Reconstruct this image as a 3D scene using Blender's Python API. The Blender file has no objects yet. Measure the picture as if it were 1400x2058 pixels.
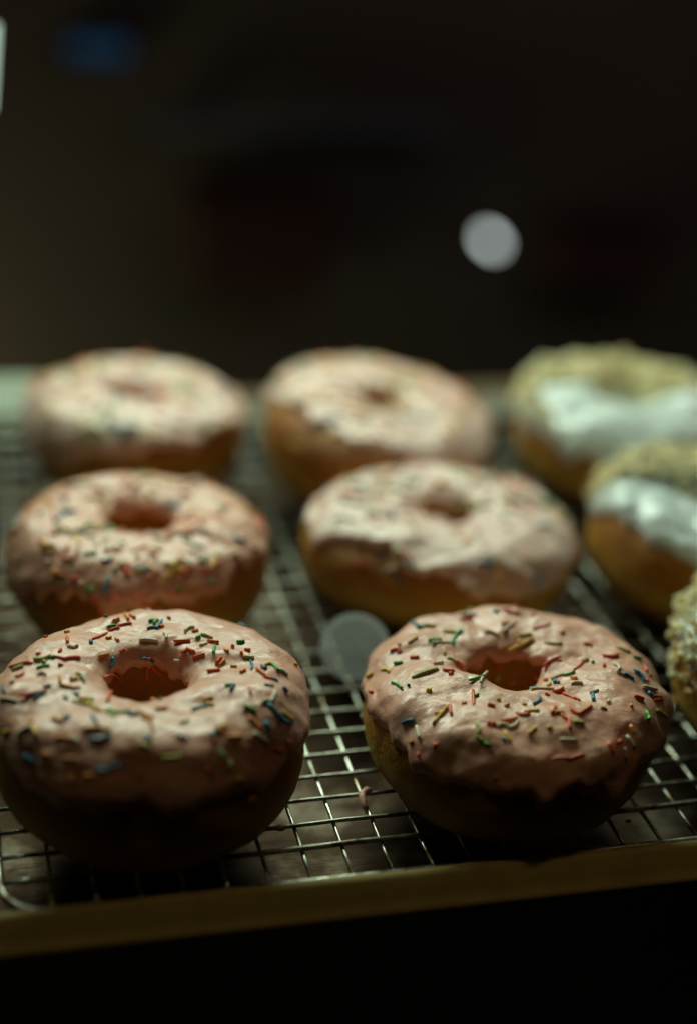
import bpy, math, random
from mathutils import Vector, Matrix, noise
from mathutils.bvhtree import BVHTree

random.seed(7)
scene = bpy.context.scene
COL = scene.collection
PI = math.pi
R = math.radians

# ------------------------------------------------------------------ camera
CAM_H = 0.272                       # metres above the top of the wire rack
PITCH, YAW, ROLL, FPX = 0.45196, 0.28916, -0.07371, 2860.0
CAM = Vector((0, 0, CAM_H))
fw = Vector((math.sin(YAW)*math.cos(PITCH), math.cos(YAW)*math.cos(PITCH), -math.sin(PITCH)))
rt0 = Vector((math.cos(YAW), -math.sin(YAW), 0))
dn0 = fw.cross(rt0)
RIGHT = math.cos(ROLL)*rt0 + math.sin(ROLL)*dn0
DOWN = -math.sin(ROLL)*rt0 + math.cos(ROLL)*dn0
cd = bpy.data.cameras.new('camera')
cam = bpy.data.objects.new('camera', cd)
COL.objects.link(cam)
m = Matrix((RIGHT, -DOWN, -fw)).transposed().to_4x4()
m.translation = CAM
cam.matrix_world = m
cd.sensor_fit = 'VERTICAL'
cd.sensor_height = 36.0
cd.sensor_width = 24.5
cd.lens = 36.0*FPX/2058.0
cd.clip_start = 0.02
cd.clip_end = 60
cd.dof.use_dof = True
cd.dof.focus_distance = 0.431
cd.dof.aperture_fstop = 2.3
scene.camera = cam

def ray(px, py):
    """direction through a pixel of the 1400x2058 photograph"""
    return (RIGHT*((px-700)/FPX) + DOWN*((py-1029)/FPX) + fw)
def on_z(px, py, z=0.0):
    d = ray(px, py); return CAM + d*((z-CAM_H)/d.z)
def on_y(px, py, y):
    d = ray(px, py); return CAM + d*(y/d.y)

# ------------------------------------------------------------------ light
w = bpy.data.worlds.new('World'); scene.world = w; w.use_nodes = True
bg = w.node_tree.nodes['Background']
bg.inputs[0].default_value = (1.0, 0.72, 0.42, 1); bg.inputs[1].default_value = 0.0018

def area(name, loc, target, sx, sy, power, color):
    l = bpy.data.lights.new(name, 'AREA'); l.shape = 'RECTANGLE'
    l.size = sx; l.size_y = sy; l.energy = power; l.color = color
    o = bpy.data.objects.new(name, l); COL.objects.link(o)
    o.location = loc
    o.rotation_euler = (Vector(target)-Vector(loc)).to_track_quat('-Z', 'Y').to_euler()
    return o
area('case_lamp', (0.11, 0.88, 0.43), (0.15, 0.47, 0.02), 0.62, 0.18, 4.3, (0.81, 1.0, 0.78))
area('wall_left_fill', (-0.28, 1.28, -0.40), (0.22, 1.50, -0.40), 0.16, 0.40, 1.1, (1.0, 0.96, 0.50))  # unseen light added to wash the left of the wall
area('wall_fill', (0.70, 0.72, 0.42), (0.62, 1.50, -0.28), 0.6, 0.2, 0.6, (1.0, 0.80, 0.66))  # unseen fill added to lift the dark wall evenly
area('overhead_fill', (0.45, 0.28, 0.9), (0.2, 0.42, 0.0), 0.3, 0.3, 0.045, (1.0, 0.66, 0.38))  # weak warm fill added from above, no lamp seen there
el = area('rim_fill', (0.20, 0.272, 0.36), (0.20, 0.290, 0.0), 0.75, 0.012, 0.0056, (1.0, 0.76, 0.34)); el.data.spread = R(15)  # narrow unseen strip added to brighten only the pan rim

scene.render.engine = 'CYCLES'
scene.view_settings.view_transform = 'Standard'
scene.view_settings.look = 'None'
scene.view_settings.exposure = 0.0
scene.view_settings.gamma = 1.0
scene.view_settings.use_curve_mapping = False
scene.cycles.use_denoising = True
scene.cycles.max_bounces = 8
scene.cycles.sample_clamp_indirect = 3.0

# ------------------------------------------------------------------ materials
def mat(name, color, rough=0.5, metal=0.0, sss=0.0, sss_r=(1, .4, .25), sss_s=0.004, spec=0.5):
    mt = bpy.data.materials.new(name); mt.use_nodes = True
    b = mt.node_tree.nodes['Principled BSDF']
    b.inputs['Base Color'].default_value = (*color, 1)
    b.inputs['Roughness'].default_value = rough
    b.inputs['Metallic'].default_value = metal
    b.inputs['Specular IOR Level'].default_value = spec
    if sss:
        b.inputs['Subsurface Weight'].default_value = sss
        b.inputs['Subsurface Radius'].default_value = sss_r
        b.inputs['Subsurface Scale'].default_value = sss_s
    return mt
def nodes(mt): return mt.node_tree.nodes, mt.node_tree.links, mt.node_tree.nodes['Principled BSDF']
def coords(mt, scale=(1, 1, 1), kind='Object'):
    n, l, b = nodes(mt)
    tc = n.new('ShaderNodeTexCoord'); mp = n.new('ShaderNodeMapping')
    mp.inputs['Scale'].default_value = scale
    l.new(tc.outputs[kind], mp.inputs[0]); return mp.outputs[0]
def noise_tex(mt, vec, scale, detail=3, rough=0.5):
    n, l, b = nodes(mt)
    t = n.new('ShaderNodeTexNoise'); t.inputs['Scale'].default_value = scale
    t.inputs['Detail'].default_value = detail; t.inputs['Roughness'].default_value = rough
    l.new(vec, t.inputs['Vector']); return t.outputs['Fac']
def ramp(mt, fac, stops):
    n, l, b = nodes(mt)
    r = n.new('ShaderNodeValToRGB'); e = r.color_ramp.elements
    while len(e) < len(stops): e.new(0.5)
    for el, (p, c) in zip(e, stops):
        el.position = p; el.color = (*c, 1)
    l.new(fac, r.inputs[0]); return r.outputs[0]
def bump(mt, fac, strength, dist):
    n, l, b = nodes(mt)
    bp = n.new('ShaderNodeBump'); bp.inputs['Strength'].default_value = strength
    bp.inputs['Distance'].default_value = dist
    l.new(fac, bp.inputs['Height'])
    prev = b.inputs['Normal'].links
    if prev: l.new(prev[0].from_socket, bp.inputs['Normal'])
    l.new(bp.outputs[0], b.inputs['Normal'])
def link(mt, sock, name):
    n, l, b = nodes(mt); l.new(sock, b.inputs[name])

# pink icing, and a copy lightened to paint in the brighter light farther back
def icing_material(name, lo, hi):
    mt = mat(name, lo, 0.42, sss=0.15, sss_s=0.002)
    v = coords(mt)
    link(mt, ramp(mt, noise_tex(mt, v, 45, 4, .6), [(0.3, lo), (0.7, hi)]), 'Base Color')
    link(mt, ramp(mt, noise_tex(mt, v, 190, 4, .65), [(0.3, (.24,)*3), (0.72, (.52,)*3)]), 'Roughness')
    bump(mt, noise_tex(mt, v, 80, 4, .58), 0.7, 0.0018)
    bump(mt, noise_tex(mt, v, 620, 3, .6), 0.22, 0.0005)
    return mt
M_icing = icing_material('pink_icing', (0.87, 0.40, 0.27), (0.93, 0.545, 0.405))
M_icing_lit = icing_material('pink_icing_lit', (0.89, 0.57, 0.47), (0.94, 0.70, 0.60))
# white glaze
M_glaze = mat('white_glaze', (0.80, 0.88, 0.86), 0.2, sss=0.3, sss_r=(.8, .9, .8), sss_s=0.003)
v = coords(M_glaze); bump(M_glaze, noise_tex(M_glaze, v, 130, 3, .6), 0.6, 0.0014)
# dough: fried brown with the pale ring of a raised doughnut round its middle
M_dough = mat('fried_dough', (0.5, 0.3, 0.1), 0.6, sss=0.12, sss_s=0.003)
n, l, b = nodes(M_dough)
tc = n.new('ShaderNodeTexCoord'); sp = n.new('ShaderNodeSeparateXYZ'); l.new(tc.outputs['Object'], sp.inputs[0])
nz = noise_tex(M_dough, coords(M_dough), 55, 4, .6)
ad = n.new('ShaderNodeMath'); ad.operation = 'MULTIPLY_ADD'; l.new(nz, ad.inputs[0]); ad.inputs[1].default_value = 0.020
l.new(sp.outputs['Z'], ad.inputs[2])
mu = n.new('ShaderNodeMath'); mu.operation = 'MULTIPLY'; l.new(ad.outputs[0], mu.inputs[0]); mu.inputs[1].default_value = 20.0
link(M_dough, ramp(M_dough, mu.outputs[0], [(0.18, (.34, .13, .014)), (0.36, (.52, .27, .03)), (0.48, (.66, .45, .10)), (0.60, (.54, .26, .03)), (0.80, (.45, .17, .02)), (1.0, (.42, .15, .018))]), 'Base Color')
v = coords(M_dough); bump(M_dough, noise_tex(M_dough, v, 190, 5, .7), 0.9, 0.0018)
# crumb topping
M_crumb = mat('crumb', (0.66, 0.58, 0.26), 0.65, sss=0.1)
n, l, b = nodes(M_crumb); gi = n.new('ShaderNodeNewGeometry')
link(M_crumb, ramp(M_crumb, gi.outputs['Random Per Island'], [(0.0, (.58, .36, .14)), (0.2, (.86, .72, .36)), (0.55, (.93, .84, .52)), (1.0, (.95, .90, .66))]), 'Base Color')
# sprinkles
SPR = {'R': (.90, .15, .04), 'O': (.94, .36, .04), 'Y': (.88, .58, .06), 'G': (.07, .46, .08), 'L': (.50, .55, .14),
       'B': (.03, .27, .42), 'W': (.84, .78, .55), 'P': (.90, .27, .20)}
M_spr = {k: mat('sugar_sprinkle', c, 0.42) for k, c in SPR.items()}
# metals
M_wire = mat('rack_steel', (0.52, 0.53, 0.47), 0.3, 1.0)
v = coords(M_wire)
link(M_wire, ramp(M_wire, noise_tex(M_wire, v, 130, 4, .7), [(0.36, (.13, .085, .035)), (0.5, (.42, .42, .35)), (0.75, (.60, .61, .55))]), 'Base Color')
link(M_wire, ramp(M_wire, noise_tex(M_wire, v, 210, 3, .7), [(0.3, (.22,)*3), (0.75, (.55,)*3)]), 'Roughness')
M_pan = mat('baked_pan_metal', (0.30, 0.24, 0.18), 0.38, 1.0)
v = coords(M_pan, (1, 1, 1)); vs = coords(M_pan, (6, 160, 1))
n, l, b = nodes(M_pan)
c1 = ramp(M_pan, noise_tex(M_pan, v, 26, 5, .65), [(0.40, (.015, .006, .003)), (0.52, (.038, .022, .011)), (0.66, (.13, .105, .076))])
streak = noise_tex(M_pan, vs, 9, 4, .6)
c2 = ramp(M_pan, streak, [(0.3, (.55, .50, .46)), (0.65, (1, 1, 1))])
mx = n.new('ShaderNodeMix'); mx.data_type = 'RGBA'; mx.blend_type = 'MULTIPLY'; mx.inputs[0].default_value = 1
l.new(c1, mx.inputs[6]); l.new(c2, mx.inputs[7]); l.new(mx.outputs[2], b.inputs['Base Color'])
link(M_pan, ramp(M_pan, streak, [(0.25, (.30,)*3), (0.75, (.5,)*3)]), 'Roughness')
bump(M_pan, streak, 0.35, 0.0006)
M_rim = mat('tarnished_rim', (0.16, 0.115, 0.03), 0.6, 0.0)
v = coords(M_rim); link(M_rim, ramp(M_rim, noise_tex(M_rim, v, 60, 5, .7), [(0.3, (.34, .25, .065)), (0.7, (.46, .36, .11))]), 'Base Color')
bump(M_rim, noise_tex(M_rim, v, 900, 2, .7), 0.25, 0.0003)
M_flange = mat('pale_steel', (0.42, 0.46, 0.40), 0.42, 0.35)
v = coords(M_flange); link(M_flange, ramp(M_flange, noise_tex(M_flange, v, 40, 5, .6), [(0.3, (.10, .09, .06)), (0.7, (.22, .22, .17))]), 'Base Color')
M_shelf = mat('shelf_wood', (0.12, 0.07, 0.025), 0.6)
v = coords(M_shelf, (3, 60, 3)); link(M_shelf, ramp(M_shelf, noise_tex(M_shelf, v, 4, 5, .6), [(0.3, (.07, .04, .012)), (0.7, (.16, .10, .035))]), 'Base Color')
M_room = mat('dark_room', (0.055, 0.048, 0.040), 0.85)
v = coords(M_room); link(M_room, ramp(M_room, noise_tex(M_room, v, 1.6, 4, .6), [(0.3, (.050, .040, .035)), (0.7, (.070, .056, .049))]), 'Base Color')
M_floor = mat('dark_floor', (0.003, 0.002, 0.002), 1.0, spec=0.05)
v = coords(M_floor); link(M_floor, ramp(M_floor, noise_tex(M_floor, v, 5, 4, .6), [(0.3, (.0016, .0013, .0011)), (0.7, (.003, .0024, .0019))]), 'Base Color')
M_black = mat('added_base_black', (0.02, 0.02, 0.02), 0.5, 0.5)
M_red = mat('dark_red_card', (0.030, 0.006, 0.004), 0.8)
M_rail = mat('blue_grey_metal', (0.075, 0.09, 0.13), 0.6, 0.1)

def emit(name, color, s):
    mt = mat(name, (0, 0, 0), 0.6); b = mt.node_tree.nodes['Principled BSDF']
    b.inputs['Emission Color'].default_value = (*color, 1); b.inputs['Emission Strength'].default_value = s; return mt
M_glow = emit('added_glow', (0.76, 1.0, 0.80), 1.0)  # made to glow for the bright sliver at the left edge
M_bulb = emit('lit_bulb', (0.88, 1.0, 0.95), 3.4)
M_screen = emit('blue_screen', (0.06, 0.38, 0.80), 0.055)
M_reflection = mat('lamp_reflection', (0.68, 0.74, 0.74), 0.45, sss=0.0)  # see-through pale colour stands for a lamp's reflection
n, l, b = nodes(M_reflection)
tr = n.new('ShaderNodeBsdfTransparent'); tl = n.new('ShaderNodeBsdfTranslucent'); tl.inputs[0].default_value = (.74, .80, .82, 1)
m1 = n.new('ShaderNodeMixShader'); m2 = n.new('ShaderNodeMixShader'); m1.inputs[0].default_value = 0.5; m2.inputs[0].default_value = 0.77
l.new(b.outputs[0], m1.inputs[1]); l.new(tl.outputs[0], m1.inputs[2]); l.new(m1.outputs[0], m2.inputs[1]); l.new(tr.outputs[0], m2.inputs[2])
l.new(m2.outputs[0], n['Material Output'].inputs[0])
v = coords(M_reflection); bump(M_reflection, noise_tex(M_reflection, v, 400, 2), 0.2, 0.0004)

# ------------------------------------------------------------------ helpers
def make(name, verts, faces, material, parent=None, smooth=True):
    me = bpy.data.meshes.new(name); me.from_pydata(verts, [], faces)
    if smooth: me.polygons.foreach_set('use_smooth', [True]*len(me.polygons))
    me.materials.append(material); me.update()
    o = bpy.data.objects.new(name, me); COL.objects.link(o)
    if parent: o.parent = parent
    return o
def empty(name, loc):
    o = bpy.data.objects.new(name, None); COL.objects.link(o); o.location = loc; o.empty_display_size = 0.02; return o
def tag(o, label=None, cat=None, group=None, kind=None):
    if label: o['label'] = label
    if cat: o['category'] = cat
    if group: o['group'] = group
    if kind: o['kind'] = kind
    return o
def box(x0, x1, y0, y1, z0, z1, bev=0.0):
    if bev <= 0:
        vs = [(x, y, z) for z in (z0, z1) for y in (y0, y1) for x in (x0, x1)]
        return vs, [(0, 2, 3, 1), (4, 5, 7, 6), (0, 1, 5, 4), (2, 6, 7, 3), (0, 4, 6, 2), (1, 3, 7, 5)]
    vs = []; fs = []
    rows = [(z0, bev), (z0+bev, 0), (z1-bev, 0), (z1, bev)]
    for z, i in rows:
        vs += [(x0+i+bev*(1 if not i else 0)*0, y0+i, z), (x1-i, y0+i, z), (x1-i, y1-i, z), (x0+i, y1-i, z)]
    for k in range(3):
        for j in range(4):
            a = 4*k+j; b_ = 4*k+(j+1) % 4; fs.append((a, b_, b_+4, a+4))
    fs += [(3, 2, 1, 0), (12, 13, 14, 15)]
    return vs, fs
def tube(path, rad, sides=10, closed=False, caps=True):
    vs = []; fs = []; n_ = len(path); P = [Vector(p) for p in path]
    for i, p in enumerate(P):
        a = P[(i-1) % n_] if (closed or i > 0) else p
        c = P[(i+1) % n_] if (closed or i < n_-1) else p
        t = (c-a).normalized(); up = Vector((0, 0, 1)) if abs(t.z) < 0.9 else Vector((1, 0, 0))
        s = t.cross(up).normalized(); q = s.cross(t)
        for k in range(sides):
            an = 2*PI*k/sides; vs.append(p + s*rad*math.cos(an) + q*rad*math.sin(an))
    for i in range(n_ if closed else n_-1):
        for k in range(sides):
            a = i*sides+k; b_ = i*sides+(k+1) % sides; j = ((i+1) % n_)*sides
            fs.append((a, b_, j+(k+1) % sides, j+k))
    if caps and not closed:
        fs.append(tuple(range(sides-1, -1, -1))); fs.append(tuple((n_-1)*sides+k for k in range(sides)))
    return vs, fs
def sphere(r, nu=24, nv=14):
    vs = []; fs = []
    for j in range(nv+1):
        th = PI*j/nv
        for i in range(nu):
            vs.append((r*math.sin(th)*math.cos(2*PI*i/nu), r*math.sin(th)*math.sin(2*PI*i/nu), r*math.cos(th)))
    for j in range(nv):
        for i in range(nu):
            fs.append((j*nu+i, (j+1)*nu+i, (j+1)*nu+(i+1) % nu, j*nu+(i+1) % nu))
    return vs, fs

# ------------------------------------------------------------------ setting
FLOOR_Z = -0.018            # inside of the pan
SHELF_Z = -0.0205
vs, fs = box(-0.35, 0.85, 0.365, 0.735, SHELF_Z-0.03, SHELF_Z, 0.002)
tag(make('shelf', vs, fs, M_shelf, smooth=False), kind='structure')
WALL_Y = 1.50
vs, fs = box(-3.5, 4.5, WALL_Y, WALL_Y+0.1, -1.0, 2.2)
tag(make('wall', vs, fs, M_room, smooth=False), kind='structure')
vs, fs = box(-3.5, 4.5, -1.5, WALL_Y, -1.05, -1.0)
tag(make('floor', vs, fs, M_floor, smooth=False), kind='structure')

# ------------------------------------------------------------------ sheet pan
pan = empty('sheet_pan', (0.20, 0.48, FLOOR_Z))
tag(pan, 'shallow dark metal sheet pan with a dull golden rim under the wire rack', 'pan')
pan.rotation_euler.z = -0.027
HX0, HX1, HY0, HY1, CR = -0.216, 0.245, -0.1680, 0.164, 0.014
def rrect(off, z, seg=7):
    pts = []; r = CR+off
    for cx, cy, a0 in ((HX1-CR, HY1-CR, 0), (HX0+CR, HY1-CR, 90), (HX0+CR, HY0+CR, 180), (HX1-CR, HY0+CR, 270)):
        for k in range(seg+1):
            a = R(a0+90*k/seg); pts.append((cx+r*math.cos(a), cy+r*math.sin(a), z))
    return pts
def sweep(profile):
    vs = []; fs = []
    rings = [rrect(o, z) for o, z in profile]; nn = len(rings[0])
    for r_ in rings: vs += r_
    for k in range(len(rings)-1):
        for i in range(nn):
            fs.append((k*nn+i, k*nn+(i+1) % nn, (k+1)*nn+(i+1) % nn, (k+1)*nn+i))
    return vs, fs, nn
vs, fs, nn = sweep([(-0.0035, 0.0)]); fs = [tuple(range(nn))]
vs2 = [(x, y, z-0.0012) for x, y, z in vs]
fl = make('pan_floor', vs + vs2, fs + [tuple(range(2*nn-1, nn-1, -1))] + [(i, i+nn, (i+1) % nn+nn, (i+1) % nn) for i in range(nn)], M_pan, pan, False)
vs, fs, _ = sweep([(-0.0036, 0.0), (-0.0015, 0.0004), (0.0005, 0.0016), (0.002, 0.0036), (0.0078, 0.0165), (0.0090, 0.0181)])
make('pan_wall', vs, fs, M_pan, pan)
top = 0.0192
vs, fs, _ = sweep([(0.0088, 0.0176), (0.0091, 0.0186), (0.0100, top), (0.0112, top), (0.0124, top-0.0006), (0.0154, top-0.0042), (0.0170, top-0.0058), (0.0180, top-0.0064), (0.0187, top-0.0068), (0.0191, top-0.0077), (0.0187, top-0.0086), (0.0174, top-0.0088)])
make('rim', vs, fs, M_rim, pan)
vs, fs = box(HX0-.004, HX1+.004, HY1-.012, HY1+.0165, top+.0006, top+.0018, .0005); make('back_flange', vs, fs, M_flange, pan, False)

# ------------------------------------------------------------------ wire rack
rack = empty('wire_rack', (0, 0, 0))
tag(rack, 'steel wire cooling rack with a square grid holding the doughnuts', 'rack')
WR = 0.00066
X0, X1, Y0, Y1 = 0.0025, 0.412, 0.3045, 0.632
pts = []
for cx, cy, a0 in ((X1-.012, Y1-.012, 0), (X0+.012, Y1-.012, 90), (X0+.012, Y0+.014, 180), (X1-.012, Y0+.012, 270)):
    for k in range(8):
        a = R(a0+90*k/7); xx = cx+.012*math.cos(a); pts.append((xx, cy+(.012 if a0 != 180 else .014)*math.sin(a) + (.019*(.21-xx) if a0 >= 180 else 0), -0.0012))
vs, fs = tube(pts, 0.00125, 10, True); make('frame_wire', vs, fs, M_wire, rack)
ys = [0.3212]; step = [10.6, 11.3, 11.2, 11.2, 11.8, 12.0, 12.2, 12.6, 12.9, 13.0, 13.2, 13.6, 13.9, 14.1, 14.2, 14.4, 14.6, 14.8, 15, 15.2, 15.4, 15.5, 15.5]
for s_ in step:
    if ys[-1]+s_/1000 < Y1-.006: ys.append(ys[-1]+s_/1000)
def wob(i, t, k): return 0.00028*noise.noise(Vector((t*22, i*7.31, k)))
for i, y in enumerate(ys):
    path = [(X0 + (X1-X0)*t/40, y + wob(i, t/40, 1), -WR + wob(i, t/40, 2)*.5) for t in range(41)]
    vs, fs = tube(path, WR if i else 0.00085, 8); make('wire', vs, fs, M_wire, rack)
k = -8
while True:
    x = 0.1012 + 0.01215*k
    if x > X1-.006: break
    if x > X0+.006:
        path = [(x + 0.0012*(t/30) + wob(k+50, t/30, 3), Y0 + .019*(.21-x) + (Y1-Y0-.019*(.21-x))*t/30, -WR*3 + wob(k+50, t/30, 4)*.4) for t in range(31)]
        vs, fs = tube(path, WR, 8); make('wire', vs, fs, M_wire, rack)
    k += 1
for fx, fy in ((X0+.03, Y0), (X1-.03, Y0), (X0+.03, Y1), (X1-.03, Y1), (.2, Y0), (.2, Y1)):
    s_ = 1 if fy == Y0 else -1
    vs, fs = tube([(fx-.008, fy+.001*s_, -.0016), (fx-.006, fy+.004*s_, -.0155), (fx, fy+.005*s_, FLOOR_Z+.0012), (fx+.006, fy+.004*s_, -.0155), (fx+.008, fy+.001*s_, -.0016)], .001, 8)
    make('foot', vs, fs, M_wire, rack)

# ------------------------------------------------------------------ doughnuts
def sgnpow(c, e): return math.copysign(abs(c)**e, c)
class Shape:
    """a raised ring doughnut: outline, hole, height and tilt of its own"""
    def __init__(s, rad, h, hole, hoff, seed, harm=(), tilt=(0, 0), hole_harm=(), eo=.80, et=.78, ei=.72):
        s.rad, s.h, s.hole, s.hoff, s.seed, s.harm, s.tilt, s.hh, s.eo, s.et, s.ei = rad, h, hole, hoff, seed, harm, tilt, hole_harm, eo, et, ei
    def pt(s, u, v, off=0.0):
        Ro = s.rad*(1+sum(a*math.cos(k*u-p) for k, a, p in s.harm))
        Ri = s.hole*(1+sum(a*math.cos(k*u-p) for k, a, p in s.hh))
        cv, sv = math.cos(v), math.sin(v)
        rc, a = (Ro+Ri)/2, (Ro-Ri)/2
        rr = rc + (a+off)*sgnpow(cv, s.eo if cv > 0 else s.ei)
        wgt = min(1, max(0, (rr-Ri)/(Ro-Ri)))
        zz = s.h*.56 + (s.h*.44*sgnpow(sv, s.et) if sv > 0 else s.h*.56*sgnpow(sv, .80)) + off*sv
        x = rr*math.cos(u) + (1-wgt)*s.hoff[0]; y = rr*math.sin(u) + (1-wgt)*s.hoff[1]
        zz *= 1 + s.tilt[0]*x/s.rad + s.tilt[1]*y/s.rad
        q = Vector((x, y, zz))
        lump = noise.fractal(q*42 + Vector((s.seed*3.1, s.seed*1.7, s.seed)), 1.0, 2.0, 3)*0.0011*min(1, zz/.008)
        d = Vector((math.cos(u)*cv, math.sin(u)*cv, sv))
        return q + d*lump
def grid(fn, nu, nv, closed_v):
    vs = [fn(2*PI*i/nu, j) for j in range(nv) for i in range(nu)]; fs = []
    for j in range(nv if closed_v else nv-1):
        j2 = (j+1) % nv
        for i in range(nu):
            i2 = (i+1) % nu; fs.append((j*nu+i, j*nu+i2, j2*nu+i2, j2*nu+i))
    return vs, fs

def icing_mesh(sh, vout, vin, thick, lump, rag, seed, nu=230, nv=72):
    def f(u, j):
        t = j/(nv-1)
        cu, su = math.cos(u), math.sin(u)
        nb = noise.fractal(Vector((cu*2.2, su*2.2, seed)), 1, 2.1, 4)
        nb2 = noise.fractal(Vector((cu*1.6, su*1.6, seed+9)), 1, 2.1, 3)
        nb += .35*noise.noise(Vector((cu*7.5, su*7.5, seed+4)))+.2*noise.noise(Vector((cu*16, su*16, seed+6)))
        vo = R(vout(u)) - rag*nb*.42; vi = R(vin) + .28*nb2
        v = vo + (vi-vo)*t
        edge = min(1, t/.10) * min(1, (1-t)/.07)
        prof = math.sqrt(max(0, 1-(1-edge)**2))
        bead = 1+.12*math.exp(-((t-.10)/.05)**2)          # icing gathers in a fat edge
        off = -0.0009 + (thick+.0009)*prof*bead
        p = sh.pt(u, v, off)
        q = p + Vector((seed*.37, seed*.11, 0))
        wr = noise.fractal(q*75, 1, 2.2, 3)*lump
        wr += -abs(noise.noise(q*Vector((48, 60, 30))))*lump*1.3   # creases
        d = Vector((cu*math.cos(v), su*math.cos(v), math.sin(v)))
        return p + d*(wr + lump*.75)*prof
    return grid(f, nu, nv, False)

# sprinkle meshes: short rods of sugar, straight or bent, unit length along x
def rod(bend, sides=7):
    vs = []; fs = []; prof = [(-.5, .35), (-.47, .85), (-.2, 1), (0.1, .96), (.3, 1.03), (.47, .85), (.5, .35)]
    for x, r_ in prof:
        for k_ in range(sides):
            a = 2*PI*k_/sides
            vs.append((x, bend*(1-4*x*x) + .00066*r_*math.cos(a), .00066*r_*math.sin(a)))
    for i in range(len(prof)-1):
        for k_ in range(sides):
            a = i*sides+k_; b_ = i*sides+(k_+1) % sides; fs.append((a, a+sides, b_+sides, b_))
    fs.append(tuple(range(sides))); fs.append(tuple((len(prof)-1)*sides+k_ for k_ in range(sides-1, -1, -1)))
    return vs, fs
ROD = {}
for ck in SPR:
    for bi, bend in enumerate((0.0, 0.0005, 0.0012, -0.0009)):
        vs, fs = rod(bend); me = bpy.data.meshes.new('sprinkle'); me.from_pydata(vs, [], fs)
        me.polygons.foreach_set('use_smooth', [True]*len(me.polygons)); me.materials.append(M_spr[ck]); ROD[ck, bi] = me
def sprinkle(parent, c, nrm, axis, length, col, fat=1.0, bend=None, sink=.35):
    ax = axis - nrm*axis.dot(nrm)*.75
    if ax.length < 1e-6: ax = nrm.orthogonal()
    ax.normalize(); z = (nrm - ax*nrm.dot(ax)).normalized(); y = z.cross(ax)
    if bend is None: bend = random.choice((0, 0, 0, 1, 1, 2, 3)) if length > .003 else 0
    o = bpy.data.objects.new('sprinkle', ROD[col, bend]); COL.objects.link(o); o.parent = parent
    mm = Matrix((ax*length, y*fat, z*fat)).transposed().to_4x4(); mm.translation = c + nrm*(.00072*fat*(1-2*sink)+.0001)
    o.matrix_local = mm
def put_sprinkles(icing, loc, bvh, listing, ox, oy, sc):
    for it in listing:
        col, x1, y1 = it[0], it[1], it[2]
        h1 = bvh.ray_cast(CAM-loc, ray(ox+x1/sc, oy+y1/sc).normalized())
        if h1[0] is None: continue
        if len(it) >= 5:
            h2 = bvh.ray_cast(CAM-loc, ray(ox+it[3]/sc, oy+it[4]/sc).normalized())
            if h2[0] is None: h2 = h1
            ax = h2[0]-h1[0]; c = (h1[0]+h2[0])/2; ln = min(max(ax.length+.0012, .0030), .0110)
            if (h1[0]-h2[0]).length > .013: c = h1[0]
            if ax.length < 1e-5: ax = RIGHT.copy()
        else:
            c = h1[0]; ln = random.uniform(.0014, .0024); ax = Vector((random.uniform(-1, 1), random.uniform(-1, 1), random.uniform(-1, 1)))
        q, nn_, _, _ = bvh.find_nearest(c)
        if q is None: continue
        if nn_.dot(CAM-loc-q) < 0: nn_ = -nn_
        sprinkle(icing, q, nn_, ax, ln, col, fat=random.uniform(.68, .96))
def random_sprinkles(icing, bvh, rad, count, cols='RRROOOYYGGLBBWWWP', keep=None, small=False):
    done = 0; tries = 0
    while done < count and tries < count*12:
        tries += 1
        r_ = rad*math.sqrt(random.random())*1.02; a = random.uniform(0, 2*PI)
        p = Vector((r_*math.cos(a), r_*math.sin(a), .09))
        d = Vector((random.uniform(-.45, .45), random.uniform(-.45, .45), -1)).normalized()
        hit = bvh.ray_cast(p - Vector((d.x, d.y, 0))*.05, d)
        if hit[0] is None or hit[1].z < .25: continue
        if keep and random.random() > keep(hit[0]): continue
        ax = Vector((random.uniform(-1, 1), random.uniform(-1, 1), random.uniform(-.3, .3)))
        sprinkle(icing, hit[0], hit[1], ax, random.choice((.0012, .0016, .002, .0026)) if small else random.choice((.002, .003, .004, .005, .006, .0075, .0085)), random.choice(cols), random.uniform(.75, 1.05))
        done += 1

def doughnut(x, y, sh, vout, vin, thick, lump, rag, seed, label, material, group):
    root = empty('doughnut', (x, y, 0)); tag(root, label, 'doughnut', group)
    nu, nv = 150, 72
    vs, fs = grid(lambda u, j: sh.pt(u, 2*PI*j/nv), nu, nv, True)
    make('dough', vs, fs, M_dough, root); v0, f0 = vs, fs
    vs, fs = icing_mesh(sh, vout, vin, thick, lump, rag, seed)
    ic = make('glaze' if material is M_glaze else 'icing', vs, fs, material, root)
    return root, ic, Vector((x, y, 0)), BVHTree.FromPolygons(v0+vs, f0+[tuple(i+len(v0) for i in f) for f in fs])
def cosd(u, c): return math.cos(u-R(c))
G1 = 'pink iced sprinkle doughnuts in two columns on the rack'
G2 = 'white glazed crumb doughnuts at the right side of the rack'

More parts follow.
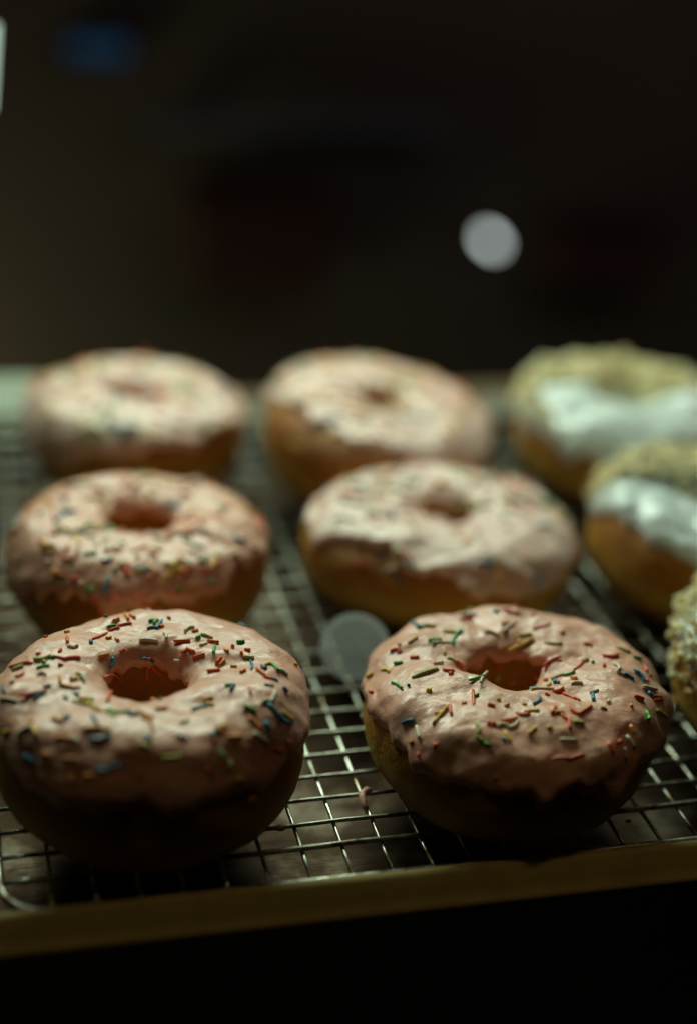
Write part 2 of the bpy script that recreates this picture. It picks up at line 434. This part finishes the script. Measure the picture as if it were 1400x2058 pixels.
# --- front left
sh = Shape(.0456, .0435, .0108, (-.002, .003), 1, ((2, .015, .6), (3, .012, 2.0)), (0.0, -.02), ((3, .06, .4),), .78, .78, .5)
FL, FLi, loc, bv = doughnut(.0490, .3520, sh, lambda u: 10-4*cosd(u, 270), 146, .0014, .0012, .6, 3.1,
    'pink sprinkled doughnut at the front left, nearest the golden rim corner', M_icing, G1)
L_FL = [('W',530,85,555,140),('O',550,120,565,145),('O',575,125,590,135),('G',478,178,505,172),('R',525,172,575,165),('R',485,192,520,182),('R',412,228,468,203),
 ('R',295,225,298,245),('B',400,243),('W',310,262,322,266),('O',332,262),('O',478,226),('O',515,233),('B',655,185,690,185),('B',690,182,712,145),('G',660,155,690,150),('G',680,165,690,150),
 ('W',620,236,688,240),('W',723,205,730,232),('R',770,244,830,238),('W',820,200,850,180),('R',858,194),('L',890,212,928,226),('R',920,240,955,246),('W',888,258,902,252),('G',938,298,945,262),
 ('R',1023,262),('R',1088,278),('R',1063,296),('L',1075,308,1110,312),('R',825,275,850,285),('R',810,285),('R',855,310,895,298),('R',955,335,970,315),('O',965,345,985,325),('R',918,372,960,368),
 ('R',1068,373),('B',1100,325,1106,360),('R',1130,365,1165,392),('R',1165,395,1200,400),('Y',1155,355,1185,340),('G',1190,340,1218,372),('W',1225,370,1255,390),('B',1252,450),('W',1170,430,1195,435),('B',1210,410),
 ('G',997,435,1028,435),('R',1097,445,1103,470),('W',1205,460,1185,505),('W',1155,518,1185,508),('B',1180,520,1228,572),('B',1225,570,1270,590),('Y',1245,550,1285,575),('G',1075,528,1120,550),('B',850,542,912,525),
 ('O',900,500,930,490),('Y',915,515,930,520),('O',1095,575,1145,620),('B',1165,600,1180,625),('L',800,598,825,590),('O',1005,660,1055,660),('Y',955,620,990,610),('O',950,630,975,630),('W',1115,645,1170,690),
 ('G',975,725,1000,765),('R',940,675),('R',1205,715,1235,720),('R',1265,680),('B',785,655,815,665),('B',640,660,660,680),('L',630,690,655,710),('L',720,750,790,745),('W',1010,780),('R',910,800,920,830),
 ('Y',1040,855,1065,855),('O',1095,935,1120,930),('P',50,355,110,335),('L',60,365,95,350),('R',130,335),('L',155,318,218,305),('R',170,295),('R',265,282),('R',228,308,285,320),('R',285,320,348,315),
 ('G',225,312),('G',170,358,212,350),('R',268,345),('W',175,385,195,390),('R',100,380,75,395),('L',340,380,365,415),('O',260,400,262,418),('R',322,408),('O',270,428,348,440),('B',208,438),('B',18,440,22,460),
 ('W',55,420),('W',5,495,70,505),('R',95,490,200,455),('B',155,495,195,465),('L',325,505,415,525),('B',335,470),('O',360,495,380,495),('B',290,490),('Y',385,510,435,545),('B',405,570,425,600),('O',235,580,275,590),
 ('B',295,575),('O',250,665,305,670),('O',370,625,440,620),('O',440,620,480,630),('B',400,665,480,655),('W',310,655,350,680),('Y',20,640,45,635),('B',85,650,130,620),('Y',140,610,160,650),('B',115,740,150,770),
 ('O',200,740),('O',280,755,320,755),('B',430,795,480,795),('B',505,785,530,785),('O',310,835,330,860),('O',380,830,405,830),('O',620,825),('O',440,310,475,300),('B',480,350,490,315),('R',540,282),('B',632,315,670,330),
 ('R',655,318),('R',455,400,515,400),('R',480,480,510,430),('R',650,345,645,405),('R',670,340,710,380),('L',455,545,500,570),('G',480,540,510,555),('G',520,555,570,550),('B',575,560,600,560),('O',610,550,670,575),
 ('O',630,580,660,590),('O',650,590,665,635),('R',690,540,730,535),('W',780,325)]
put_sprinkles(FLi, loc, bv, L_FL, 0, 1180, 2.1875)
random_sprinkles(FLi, bv, .045, 26, 'RROYGLBW', small=True)

# --- front right
sh = Shape(.0468, .0375, .0104, (-.003, .004), 2, ((2, .02, 1.4), (3, .015, .3), (5, .008, 1)), (.02, -.03), ((2, .10, 0.2), (3, .06, 1)), .8, .78, .52)
FR, FRi, loc, bv = doughnut(.1618, .3470, sh, lambda u: 4+12*max(0, cosd(u, 190))**3-4*cosd(u, 270), 146, .0015, .0015, .75, 7.7,
    'pink sprinkled doughnut at the front right with ragged icing on its left edge', M_icing, G1)
L_FR = [('W',178,205,215,200),('Y',260,155,290,155),('B',330,130,345,125),('B',345,130,375,150),('G',365,155,410,145),('Y',405,140,425,145),('B',530,105,580,102),('R',528,122,565,118),('B',655,90),('P',695,85,745,75),
 ('P',700,95,740,98),('R',795,105),('Y',825,92,865,100),('R',675,140,730,132),('W',680,170,715,140),('R',797,155,853,140),('Y',465,165,508,168),('G',500,215,530,165),('G',410,203,448,200),('W',420,212,483,208),
 ('Y',335,205,362,188),('W',300,213),('R',270,240,300,237),('G',285,283,303,282),('R',345,262,365,262),('W',460,230,465,245),('W',615,168,660,182),('L',745,178,780,175),('W',838,203,895,210),('Y',705,240,790,195),
 ('B',720,272),('R',985,210,1005,218),('R',1055,255,1103,253),('G',1013,280),('R',833,300,893,265),('R',945,305,975,270),('R',1056,292),('G',900,325,943,315),('W',865,340,905,325),('W',1090,290,1105,315),
 ('W',1105,315,1125,325),('B',1127,322,1158,340),('B',1165,312,1200,352),('L',1105,225,1145,240),('G',1170,260,1185,265),('R',1200,290,1210,310),('O',1225,330),('W',1200,370,1243,382),('B',1222,395,1235,405),
 ('R',1235,405,1262,408),('R',1240,420,1270,415),('Y',1245,455,1285,480),('G',1207,465,1209,490),('R',1170,405,1195,415),('O',1155,440),('L',1053,450),('O',1155,520,1160,535),('W',1140,555,1165,590),('W',1130,600,1135,630),
 ('P',500,245,555,305),('L',480,265,500,275),('R',505,275,530,298),('R',465,308,495,312),('R',490,322),('W',430,285,455,280),('L',350,335,437,305),('Y',235,310,258,318),('G',272,355,308,378),('B',333,365),
 ('G',560,350,612,335),('W',610,335,628,335),('W',660,338),('O',705,358,725,352),('R',757,345,762,360),('R',790,357),('G',782,378),('W',790,380,863,378),('R',870,385,900,375),('R',845,400),('B',885,355),('R',905,395,945,415),
 ('R',945,412,960,420),('W',940,360,970,360),('B',1015,400,1017,420),('W',1010,390,1028,385),('B',795,435,815,412),('R',570,385,572,435),('O',538,432),('R',637,440),('O',695,440),('Y',760,435),('P',735,465,775,470),
 ('Y',765,465,810,460),('R',862,470,875,445),('Y',880,465,895,465),('R',900,470,925,490),('R',925,490,928,525),('R',935,448,965,470),('R',965,470,1005,443),('R',485,440,490,470),('Y',435,465,470,445),('Y',425,505,460,465),
 ('B',315,505,352,495),('W',365,520,375,560),('R',345,575),('R',370,620),('L',580,510,582,545),('L',585,550,605,570),('R',648,508),('W',665,518,700,520),('W',700,520,730,500),('R',680,495,730,490),('Y',690,540,705,570),
 ('B',685,565),('Y',780,545,800,525),('Y',853,520),('W',895,565,950,568),('L',945,500,975,505),('P',868,637,925,635),('P',925,635,975,620),('R',1070,580,1085,610),('R',430,585),('Y',185,330,195,325),('P',175,270),('R',195,390)]
put_sprinkles(FRi, loc, bv, L_FR, 640, 1180, 1.842)
random_sprinkles(FRi, bv, .046, 26, 'RROYGLBW', small=True)

# --- middle left
sh = Shape(.0458, .0400, .0085, (.001, .004), 3, ((2, .02, .3), (3, .015, 1.0)), (-.03, .02), ((2, .12, 0),), .82)
ML, MLi, loc, bv = doughnut(.0595, .4620, sh, lambda u: -2+32*max(0, cosd(u, 325))**2, 142, .0014, .0010, 1.2, 12.4,
    'pink doughnut with dense sprinkles, middle of the left column', M_icing, G1)
L_ML = [('R',205,830,225,835),('Y',315,830,320,870),('O',315,890),('Y',170,880,220,880),('Y',200,900),('G',345,910,385,905),('G',290,942),('G',230,990),('R',290,1005,312,1010),('W',325,1030),('B',410,935,450,920),('R',430,900),
 ('B',415,1065,435,1005),('R',355,1075,395,1110),('R',400,1120,405,1160),('R',440,1090,475,1085),('R',545,1072,595,1075),('G',600,1045,660,1105),('R',575,1110,600,1108),('R',640,1110),('R',680,1065,720,1060),('O',700,1045,790,1025),
 ('Y',660,1000,730,965),('B',630,980),('G',605,965),('R',520,990),('Y',560,980),('B',675,945),('L',480,955,510,950),('O',555,920),('Y',650,1020),('R',690,1130),('P',610,1135,660,1138),('W',480,1120,500,1140),('O',520,1160),
 ('B',700,700,720,720),('Y',440,750),('G',410,680),('B',740,850),('G',870,910),('B',830,920),('R',800,910),('R',820,970),('R',215,740,230,770),('G',540,640)]
put_sprinkles(MLi, loc, bv, L_ML, 0, 660, 2.0)
random_sprinkles(MLi, bv, .047, 140)

# --- middle centre
sh = Shape(.0510, .0345, .0055, (.004, .003), 4, ((2, .06, 0.25), (3, .03, 2.6), (4, .01, 0)), (-.06, .03), ((3, .30, 1.6),), .85)
MC, MCi, loc, bv = doughnut(.1775, .4660, sh, lambda u: 2+44*max(0, cosd(u, 205))**1.6, 142, .0014, .0014, 1.3, 21.9,
    'wide pink doughnut with a tiny three-cornered hole in the middle of the rack', M_icing_lit, G1)
L_MC = [('B',530,905,535,920),('G',590,890,592,910),('B',635,930,648,965),('B',595,1000,605,1030),('O',560,1015,585,1030),('R',430,945,460,950),('W',545,985,600,965),('B',920,940,950,945),('B',960,945,985,940),('W',970,1020,985,1045),
 ('W',850,1025,870,1030),('B',880,1060),('O',1100,920)]
put_sprinkles(MCi, loc, bv, L_MC, 500, 660, 2.0)
random_sprinkles(MCi, bv, .051, 130, keep=lambda p: .25 if p.y < -.012 else 1)

# --- back left
sh = Shape(.0468, .0395, .0065, (-.001, .003), 5, ((2, .03, .2), (3, .015, 2.0)), (-.04, .03), ((2, .15, 0),), .82)
BL, BLi, loc, bv = doughnut(.0745, .5900, sh, lambda u: 0+28*max(0, cosd(u, 310))**2, 142, .0014, .0009, 1.1, 31.3,
    'pink doughnut farthest back in the left column, pale and out of focus', M_icing_lit, G1)
random_sprinkles(BLi, bv, .0468, 190, 'RRROOYYYGGGLBBBP')
# --- back centre
sh = Shape(.0530, .0420, .0068, (.001, .004), 6, ((2, .03, 2.6), (3, .02, .5)), (-.09, .06), ((2, .1, .5),), .80)
BC, BCi, loc, bv = doughnut(.1790, .5650, sh, lambda u: 6+58*max(0, cosd(u, 216))**2.2, 142, .0014, .0009, 1.1, 44.0,
    'pink doughnut at the back centre with bare brown dough on its left side', M_icing_lit, G1)
random_sprinkles(BCi, bv, .050, 190, 'RRROOYYYGGGLBBBP')

# --- white glazed doughnuts with crumbs
ICO = []
t_ = (1+5**.5)/2
for a, b_, c in ((-1, t_, 0), (1, t_, 0), (-1, -t_, 0), (1, -t_, 0), (0, -1, t_), (0, 1, t_), (0, -1, -t_), (0, 1, -t_), (t_, 0, -1), (t_, 0, 1), (-t_, 0, -1), (-t_, 0, 1)):
    ICO.append(Vector((a, b_, c)).normalized())
ICF = [(0,11,5),(0,5,1),(0,1,7),(0,7,10),(0,10,11),(1,5,9),(5,11,4),(11,10,2),(10,7,6),(7,1,8),(3,9,4),(3,4,2),(3,2,6),(3,6,8),(3,8,9),(4,9,5),(2,4,11),(6,2,10),(8,6,7),(9,8,1)]
def crumbs(root, bvh, rad, count, keep, size=1.0, sides=0.0):
    vs = []; fs = []; done = 0; tries = 0
    while done < count and tries < count*15:
        tries += 1
        r_ = rad*math.sqrt(random.random())*1.04; a = random.uniform(0, 2*PI)
        p = Vector((r_*math.cos(a), r_*math.sin(a), .09)); d = Vector((random.uniform(-.6, .6), random.uniform(-.6, .6), -1)).normalized()
        if random.random() < sides:
            d = Vector((-math.cos(a), -math.sin(a), random.uniform(-.5, .1))).normalized(); p = Vector((rad*2*math.cos(a), rad*2*math.sin(a), random.uniform(.022, .06)))
            hit = bvh.ray_cast(p, d)
        else: hit = bvh.ray_cast(p - Vector((d.x, d.y, 0))*.05, d)
        if hit[0] is None or hit[1].z < -.2 or hit[0].z < .022 or random.random() > keep(hit[0]): continue
        s_ = random.choice((.0007, .0009, .0011, .0014, .0018, .0022, .0028))*size; b0 = len(vs)
        c = hit[0] + hit[1]*s_*random.uniform(.1, 1.5)
        sx = Vector((random.uniform(.6, 1.5), random.uniform(.6, 1.4), random.uniform(.5, 1.1)))
        rot = Matrix.Rotation(random.uniform(0, 6.28), 3, Vector((random.uniform(-1, 1), random.uniform(-1, 1), random.uniform(-1, 1))))
        for q in ICO:
            g = q*random.uniform(.7, 1.2); vs.append(c + rot @ Vector((g.x*sx.x, g.y*sx.y, g.z*sx.z))*s_)
        fs += [tuple(b0+i for i in f) for f in ICF]; done += 1
    tag(make('crumb_topping', vs, fs, M_crumb, root, False), kind='stuff')
sh = Shape(.0490, .0420, .0100, (.002, .003), 7, ((2, .02, 1), (3, .02, .5)), (-.03, .02), (), .82)
R3, g_, loc, bv = doughnut(.2945, .5570, sh, lambda u: 2+8*cosd(u, 200), 205, .0021, .0018, 1.0, 51,
    'white glazed doughnut with crumbs, farthest back on the right', M_glaze, G2)
crumbs(R3, bv, .049, 1700, lambda p: 1 if (p.y > .003-.2*p.x or (p.x < -.044 and p.z > .027)) else .0, .85, .1)
sh = Shape(.0470, .0420, .0095, (.0, .003), 8, ((2, .02, 2), (3, .02, 1.5)), (-.02, .0), (), .82)
R2, g_, loc, bv = doughnut(.2840, .4510, sh, lambda u: -6+38*max(0, cosd(u, 200))**2, 205, .0021, .0020, 1.0, 57,
    'white glazed doughnut with crumbs, second from the front on the right', M_glaze, G2)
crumbs(R2, bv, .047, 1500, lambda p: 1 if p.y > .008-.1*p.x else .0, .85, .0)
sh = Shape(.0460, .0430, .0100, (.0, .0), 9, ((2, .02, 2), (3, .02, 2.5)), (0, 0), (), .80)
R1, g_, loc, bv = doughnut(.2725, .3540, sh, lambda u: 14, 205, .0019, .0010, 1.2, 63,
    'crumb covered doughnut cut off by the right edge, nearest the front', M_glaze, G2)
crumbs(R1, bv, .046, 3600, lambda p: 1, .62, .45)

# ------------------------------------------------------------------ small things on the rack
p = on_z(738, 1605, 0)
d0 = empty('icing_drip', p)
pts = [(0.0022, .0030, .0006), (.0006, .0028, .0013), (-.0012, .0015, .0010), (-.0018, -.0005, .0004), (-.0016, -.0030, -.0006), (-.0012, -.0048, -.0018)]
vs = []; fs = []
for i, (a, b_, c) in enumerate(pts):
    r_ = (.0005, .0010, .0012, .0012, .0010, .0005)[i]
    A = Vector(pts[max(0, i-1)]); B = Vector(pts[min(5, i+1)]); t = (B-A).normalized(); s_ = t.cross(Vector((0, 0, 1))).normalized(); q = s_.cross(t)
    for k_ in range(9): vs.append(Vector((a, b_, c)) + s_*r_*math.cos(2*PI*k_/9) + q*r_*math.sin(2*PI*k_/9))
for i in range(5):
    for k_ in range(9): fs.append((i*9+k_, i*9+(k_+1) % 9, (i+1)*9+(k_+1) % 9, (i+1)*9+k_))
fs += [tuple(range(8, -1, -1)), tuple(45+k_ for k_ in range(9))]
bpy.data.objects.remove(d0)
dr = make('icing_drip', vs, fs, M_icing); dr.location = p
tag(dr, 'small curled pink icing drip caught on a wire beside the front right doughnut', 'icing drip')

def crumb_piece(px, py, s_, z, label, material):
    c = on_z(px, py, z)
    vs = [Vector((q.x*random.uniform(.8, 1.6), q.y*random.uniform(.7, 1.3), q.z*random.uniform(.4, .8)))*s_ for q in ICO]
    o = make('crumb', vs, ICF, material, None, False); o.location = c
    tag(o, label, 'crumb')
crumb_piece(1348, 1408, .0026, .0012, 'golden dough crumb on the rack right of the front right doughnut', M_dough)
crumb_piece(562, 1664, .0016, -.0018, 'dark crumb stuck under a wire right of the front left doughnut', M_dough)
crumb_piece(1262, 1650, .0010, .0004, 'tiny crumb on a front wire at the right of the front right doughnut', M_crumb)

# disc added for a lamp's reflection in glass, between the doughnuts
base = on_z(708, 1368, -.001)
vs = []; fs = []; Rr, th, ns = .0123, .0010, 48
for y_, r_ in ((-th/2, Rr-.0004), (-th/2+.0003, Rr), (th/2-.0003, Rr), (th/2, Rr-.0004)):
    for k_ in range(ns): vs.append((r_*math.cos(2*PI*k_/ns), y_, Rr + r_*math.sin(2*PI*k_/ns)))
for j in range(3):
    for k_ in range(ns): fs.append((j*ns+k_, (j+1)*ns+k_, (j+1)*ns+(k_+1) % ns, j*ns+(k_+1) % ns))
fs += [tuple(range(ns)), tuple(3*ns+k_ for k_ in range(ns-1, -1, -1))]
dk = make('reflection_disc', vs, fs, M_reflection, None, False); dk.location = base
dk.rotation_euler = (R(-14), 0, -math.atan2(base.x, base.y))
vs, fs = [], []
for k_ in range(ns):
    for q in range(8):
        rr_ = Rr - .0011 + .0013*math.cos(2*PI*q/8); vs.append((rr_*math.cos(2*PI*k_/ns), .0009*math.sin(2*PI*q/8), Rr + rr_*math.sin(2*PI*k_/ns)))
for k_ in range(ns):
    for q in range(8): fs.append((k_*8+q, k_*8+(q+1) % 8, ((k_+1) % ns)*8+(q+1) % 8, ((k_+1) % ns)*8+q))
make('reflection_rim', vs, fs, M_reflection, dk)  # ring added for the brighter rim of the reflection
tag(dk, 'translucent pale grey round disc added for a lamp reflection between the front and middle pink doughnuts', 'disc')

# pale sheet added for the bright patch at the back left corner
c = on_z(30, 800, .004)
vs = []; fs = []
for k_ in range(9):
    for q in range(7):
        X = -.10+.135*k_/8; Y = -.026+.05*q/6
        vs.append((X, Y, .0006+.0012*math.sin(k_*.9+q*.5)+.0012)); 
nb_ = len(vs); vs += [(a, b2, z_-.0004) for a, b2, z_ in vs]
for k_ in range(8):
    for q in range(6):
        a = k_*7+q; fs += [(a, a+7, a+8, a+1), (nb_+a, nb_+a+1, nb_+a+8, nb_+a+7)]
bd = [k_*7 for k_ in range(9)] + [56+q for q in range(1, 7)] + [k_*7+6 for k_ in range(7, -1, -1)] + [q for q in range(5, 0, -1)]
for a, b2 in zip(bd, bd[1:]+bd[:1]): fs.append((a, nb_+a, nb_+b2, b2))
M_bright_patch = mat('bright_patch', (.25, .29, .22), .6); v = coords(M_bright_patch); bump(M_bright_patch, noise_tex(M_bright_patch, v, 90, 3), .4, .001)  # pale colour paints in the bright patch
pp = make('bright_patch_sheet', vs, fs, M_bright_patch, None, True); pp.location = c
tag(pp, 'pale green white sheet added for the bright patch on the pan at its back left corner', 'sheet')

# ------------------------------------------------------------------ dark background
def at_wall(px, py, dy=0.0): return on_y(px, py, WALL_Y-dy)
c = at_wall(985, 484, .06)
lamp = empty('wall_lamp', c); tag(lamp, 'small round white lamp glowing on the dark wall', 'lamp')
vs, fs = sphere(.0066); bulb = make('bulb', vs, fs, M_bulb, lamp); bulb.scale = (1.75, .9, .75); bulb.rotation_euler = (0, R(40), 0)
vs, fs = tube([(0, .0055, 0), (0, .03, 0), (0, .0595, 0)], .005, 14); make('lamp_holder', vs, fs, M_black, lamp)
def wall_box(name, x0, y0, x1, y1, depth, material, label, cat, bev=.004):
    a = at_wall(x0, y0, depth); b_ = at_wall(x1, y1, depth)
    cx, cz = (a.x+b_.x)/2, (a.z+b_.z)/2; hw, hh = abs(b_.x-a.x)/2, abs(a.z-b_.z)/2
    root = empty(name, (cx, WALL_Y-.001, cz)); tag(root, label, cat)
    return root, hw, hh
root, hw, hh = wall_box('blue_screen', 125, 62, 268, 132, .03, M_screen, 'small blue glowing screen at the top left of the dark wall', 'screen')
vs, fs = box(-hw, hw, -.030, -.001, -hh, hh, .004); make('casing', vs, fs, M_black, root, smooth=False)
vs, fs = box(-hw+.006, hw-.006, -.033, -.0302, -hh+.006, hh-.006); make('display', vs, fs, M_screen, root, smooth=False)
root, hw, hh = wall_box('shelf_rail', 290, 225, 900, 285, .05, M_rail, 'faint blue grey metal rail high on the dark wall', 'rail')
vs, fs = box(-hw, hw, -.050, -.022, -hh, hh, .008); make('rail_bar', vs, fs, M_rail, root, smooth=False)
for sx in (-.7, .7):
    vs, fs = box(sx*hw-.01, sx*hw+.01, -.0215, -.001, -hh*.6, hh*.6, .002); make('bracket', vs, fs, M_black, root, smooth=False)
for x0, y0, x1, y1, lab in ((400, 390, 650, 590, 'larger dark red box on the wall behind the back centre doughnut'), (1130, 470, 1320, 580, 'smaller dark red box on the wall right of the lamp')):
    root, hw, hh = wall_box('red_box', x0, y0, x1, y1, .08, M_red, lab, 'box')
    root['group'] = 'dark red boxes on the wall'
    vs, fs = box(-hw, hw, -.080, -.001, -hh, hh*.72, .004); make('box_body', vs, fs, M_red, root, smooth=False)
    vs, fs = box(-hw-.004, hw+.004, -.084, -.001, hh*.722, hh, .003); make('lid', vs, fs, M_red, root, smooth=False)

# glowing panel and stand, added for a bright sliver at the picture's edge
a = CAM + ray(-2, 50)*0.60; b_ = CAM + ray(-12, 222)*0.60
foot = Vector((a.x-.055, a.y+.01, SHELF_Z))
glow_root = empty('added_glow_panel', foot); tag(glow_root, 'pale green glowing panel on a stem, added for a bright sliver at the top left edge of the picture', 'panel')
ax = (a-b_).normalized(); side = Vector((-RIGHT.x, -RIGHT.y, -RIGHT.z)); nrm = ax.cross(side).normalized(); side = nrm.cross(ax).normalized()
if side.x > 0: side = -side
vs = []
for nn_ in (0, .0012):
    for q in (a, b_, b_+side*.08, a+side*.08): vs.append(q + nrm*nn_ - foot)
make('added_glow_face', vs, [(0, 1, 2, 3), (7, 6, 5, 4), (0, 4, 5, 1), (1, 5, 6, 2), (2, 6, 7, 3), (3, 7, 4, 0)], M_glow, glow_root, False)
mid = (b_+side*.045) - foot
vs, fs = tube([mid + ax*.012 - nrm*.0012, mid - ax*.004 - nrm*.0012, Vector((mid.x, mid.y, .02)), Vector((mid.x, mid.y, .004))], .0012, 8); make('added_glow_stem', vs, fs, M_wire, glow_root)
vs = []; fs = []
for z_, r_ in ((0.0002, .02), (.003, .02), (.0045, .017)):
    for k_ in range(28): vs.append((mid.x + r_*math.cos(2*PI*k_/28), mid.y + r_*math.sin(2*PI*k_/28), z_))
for j in range(2):
    for k_ in range(28): fs.append((j*28+k_, j*28+(k_+1) % 28, (j+1)*28+(k_+1) % 28, (j+1)*28+k_))
fs += [tuple(range(27, -1, -1)), tuple(56+k_ for k_ in range(28))]
make('added_glow_base', vs, fs, M_black, glow_root, False)
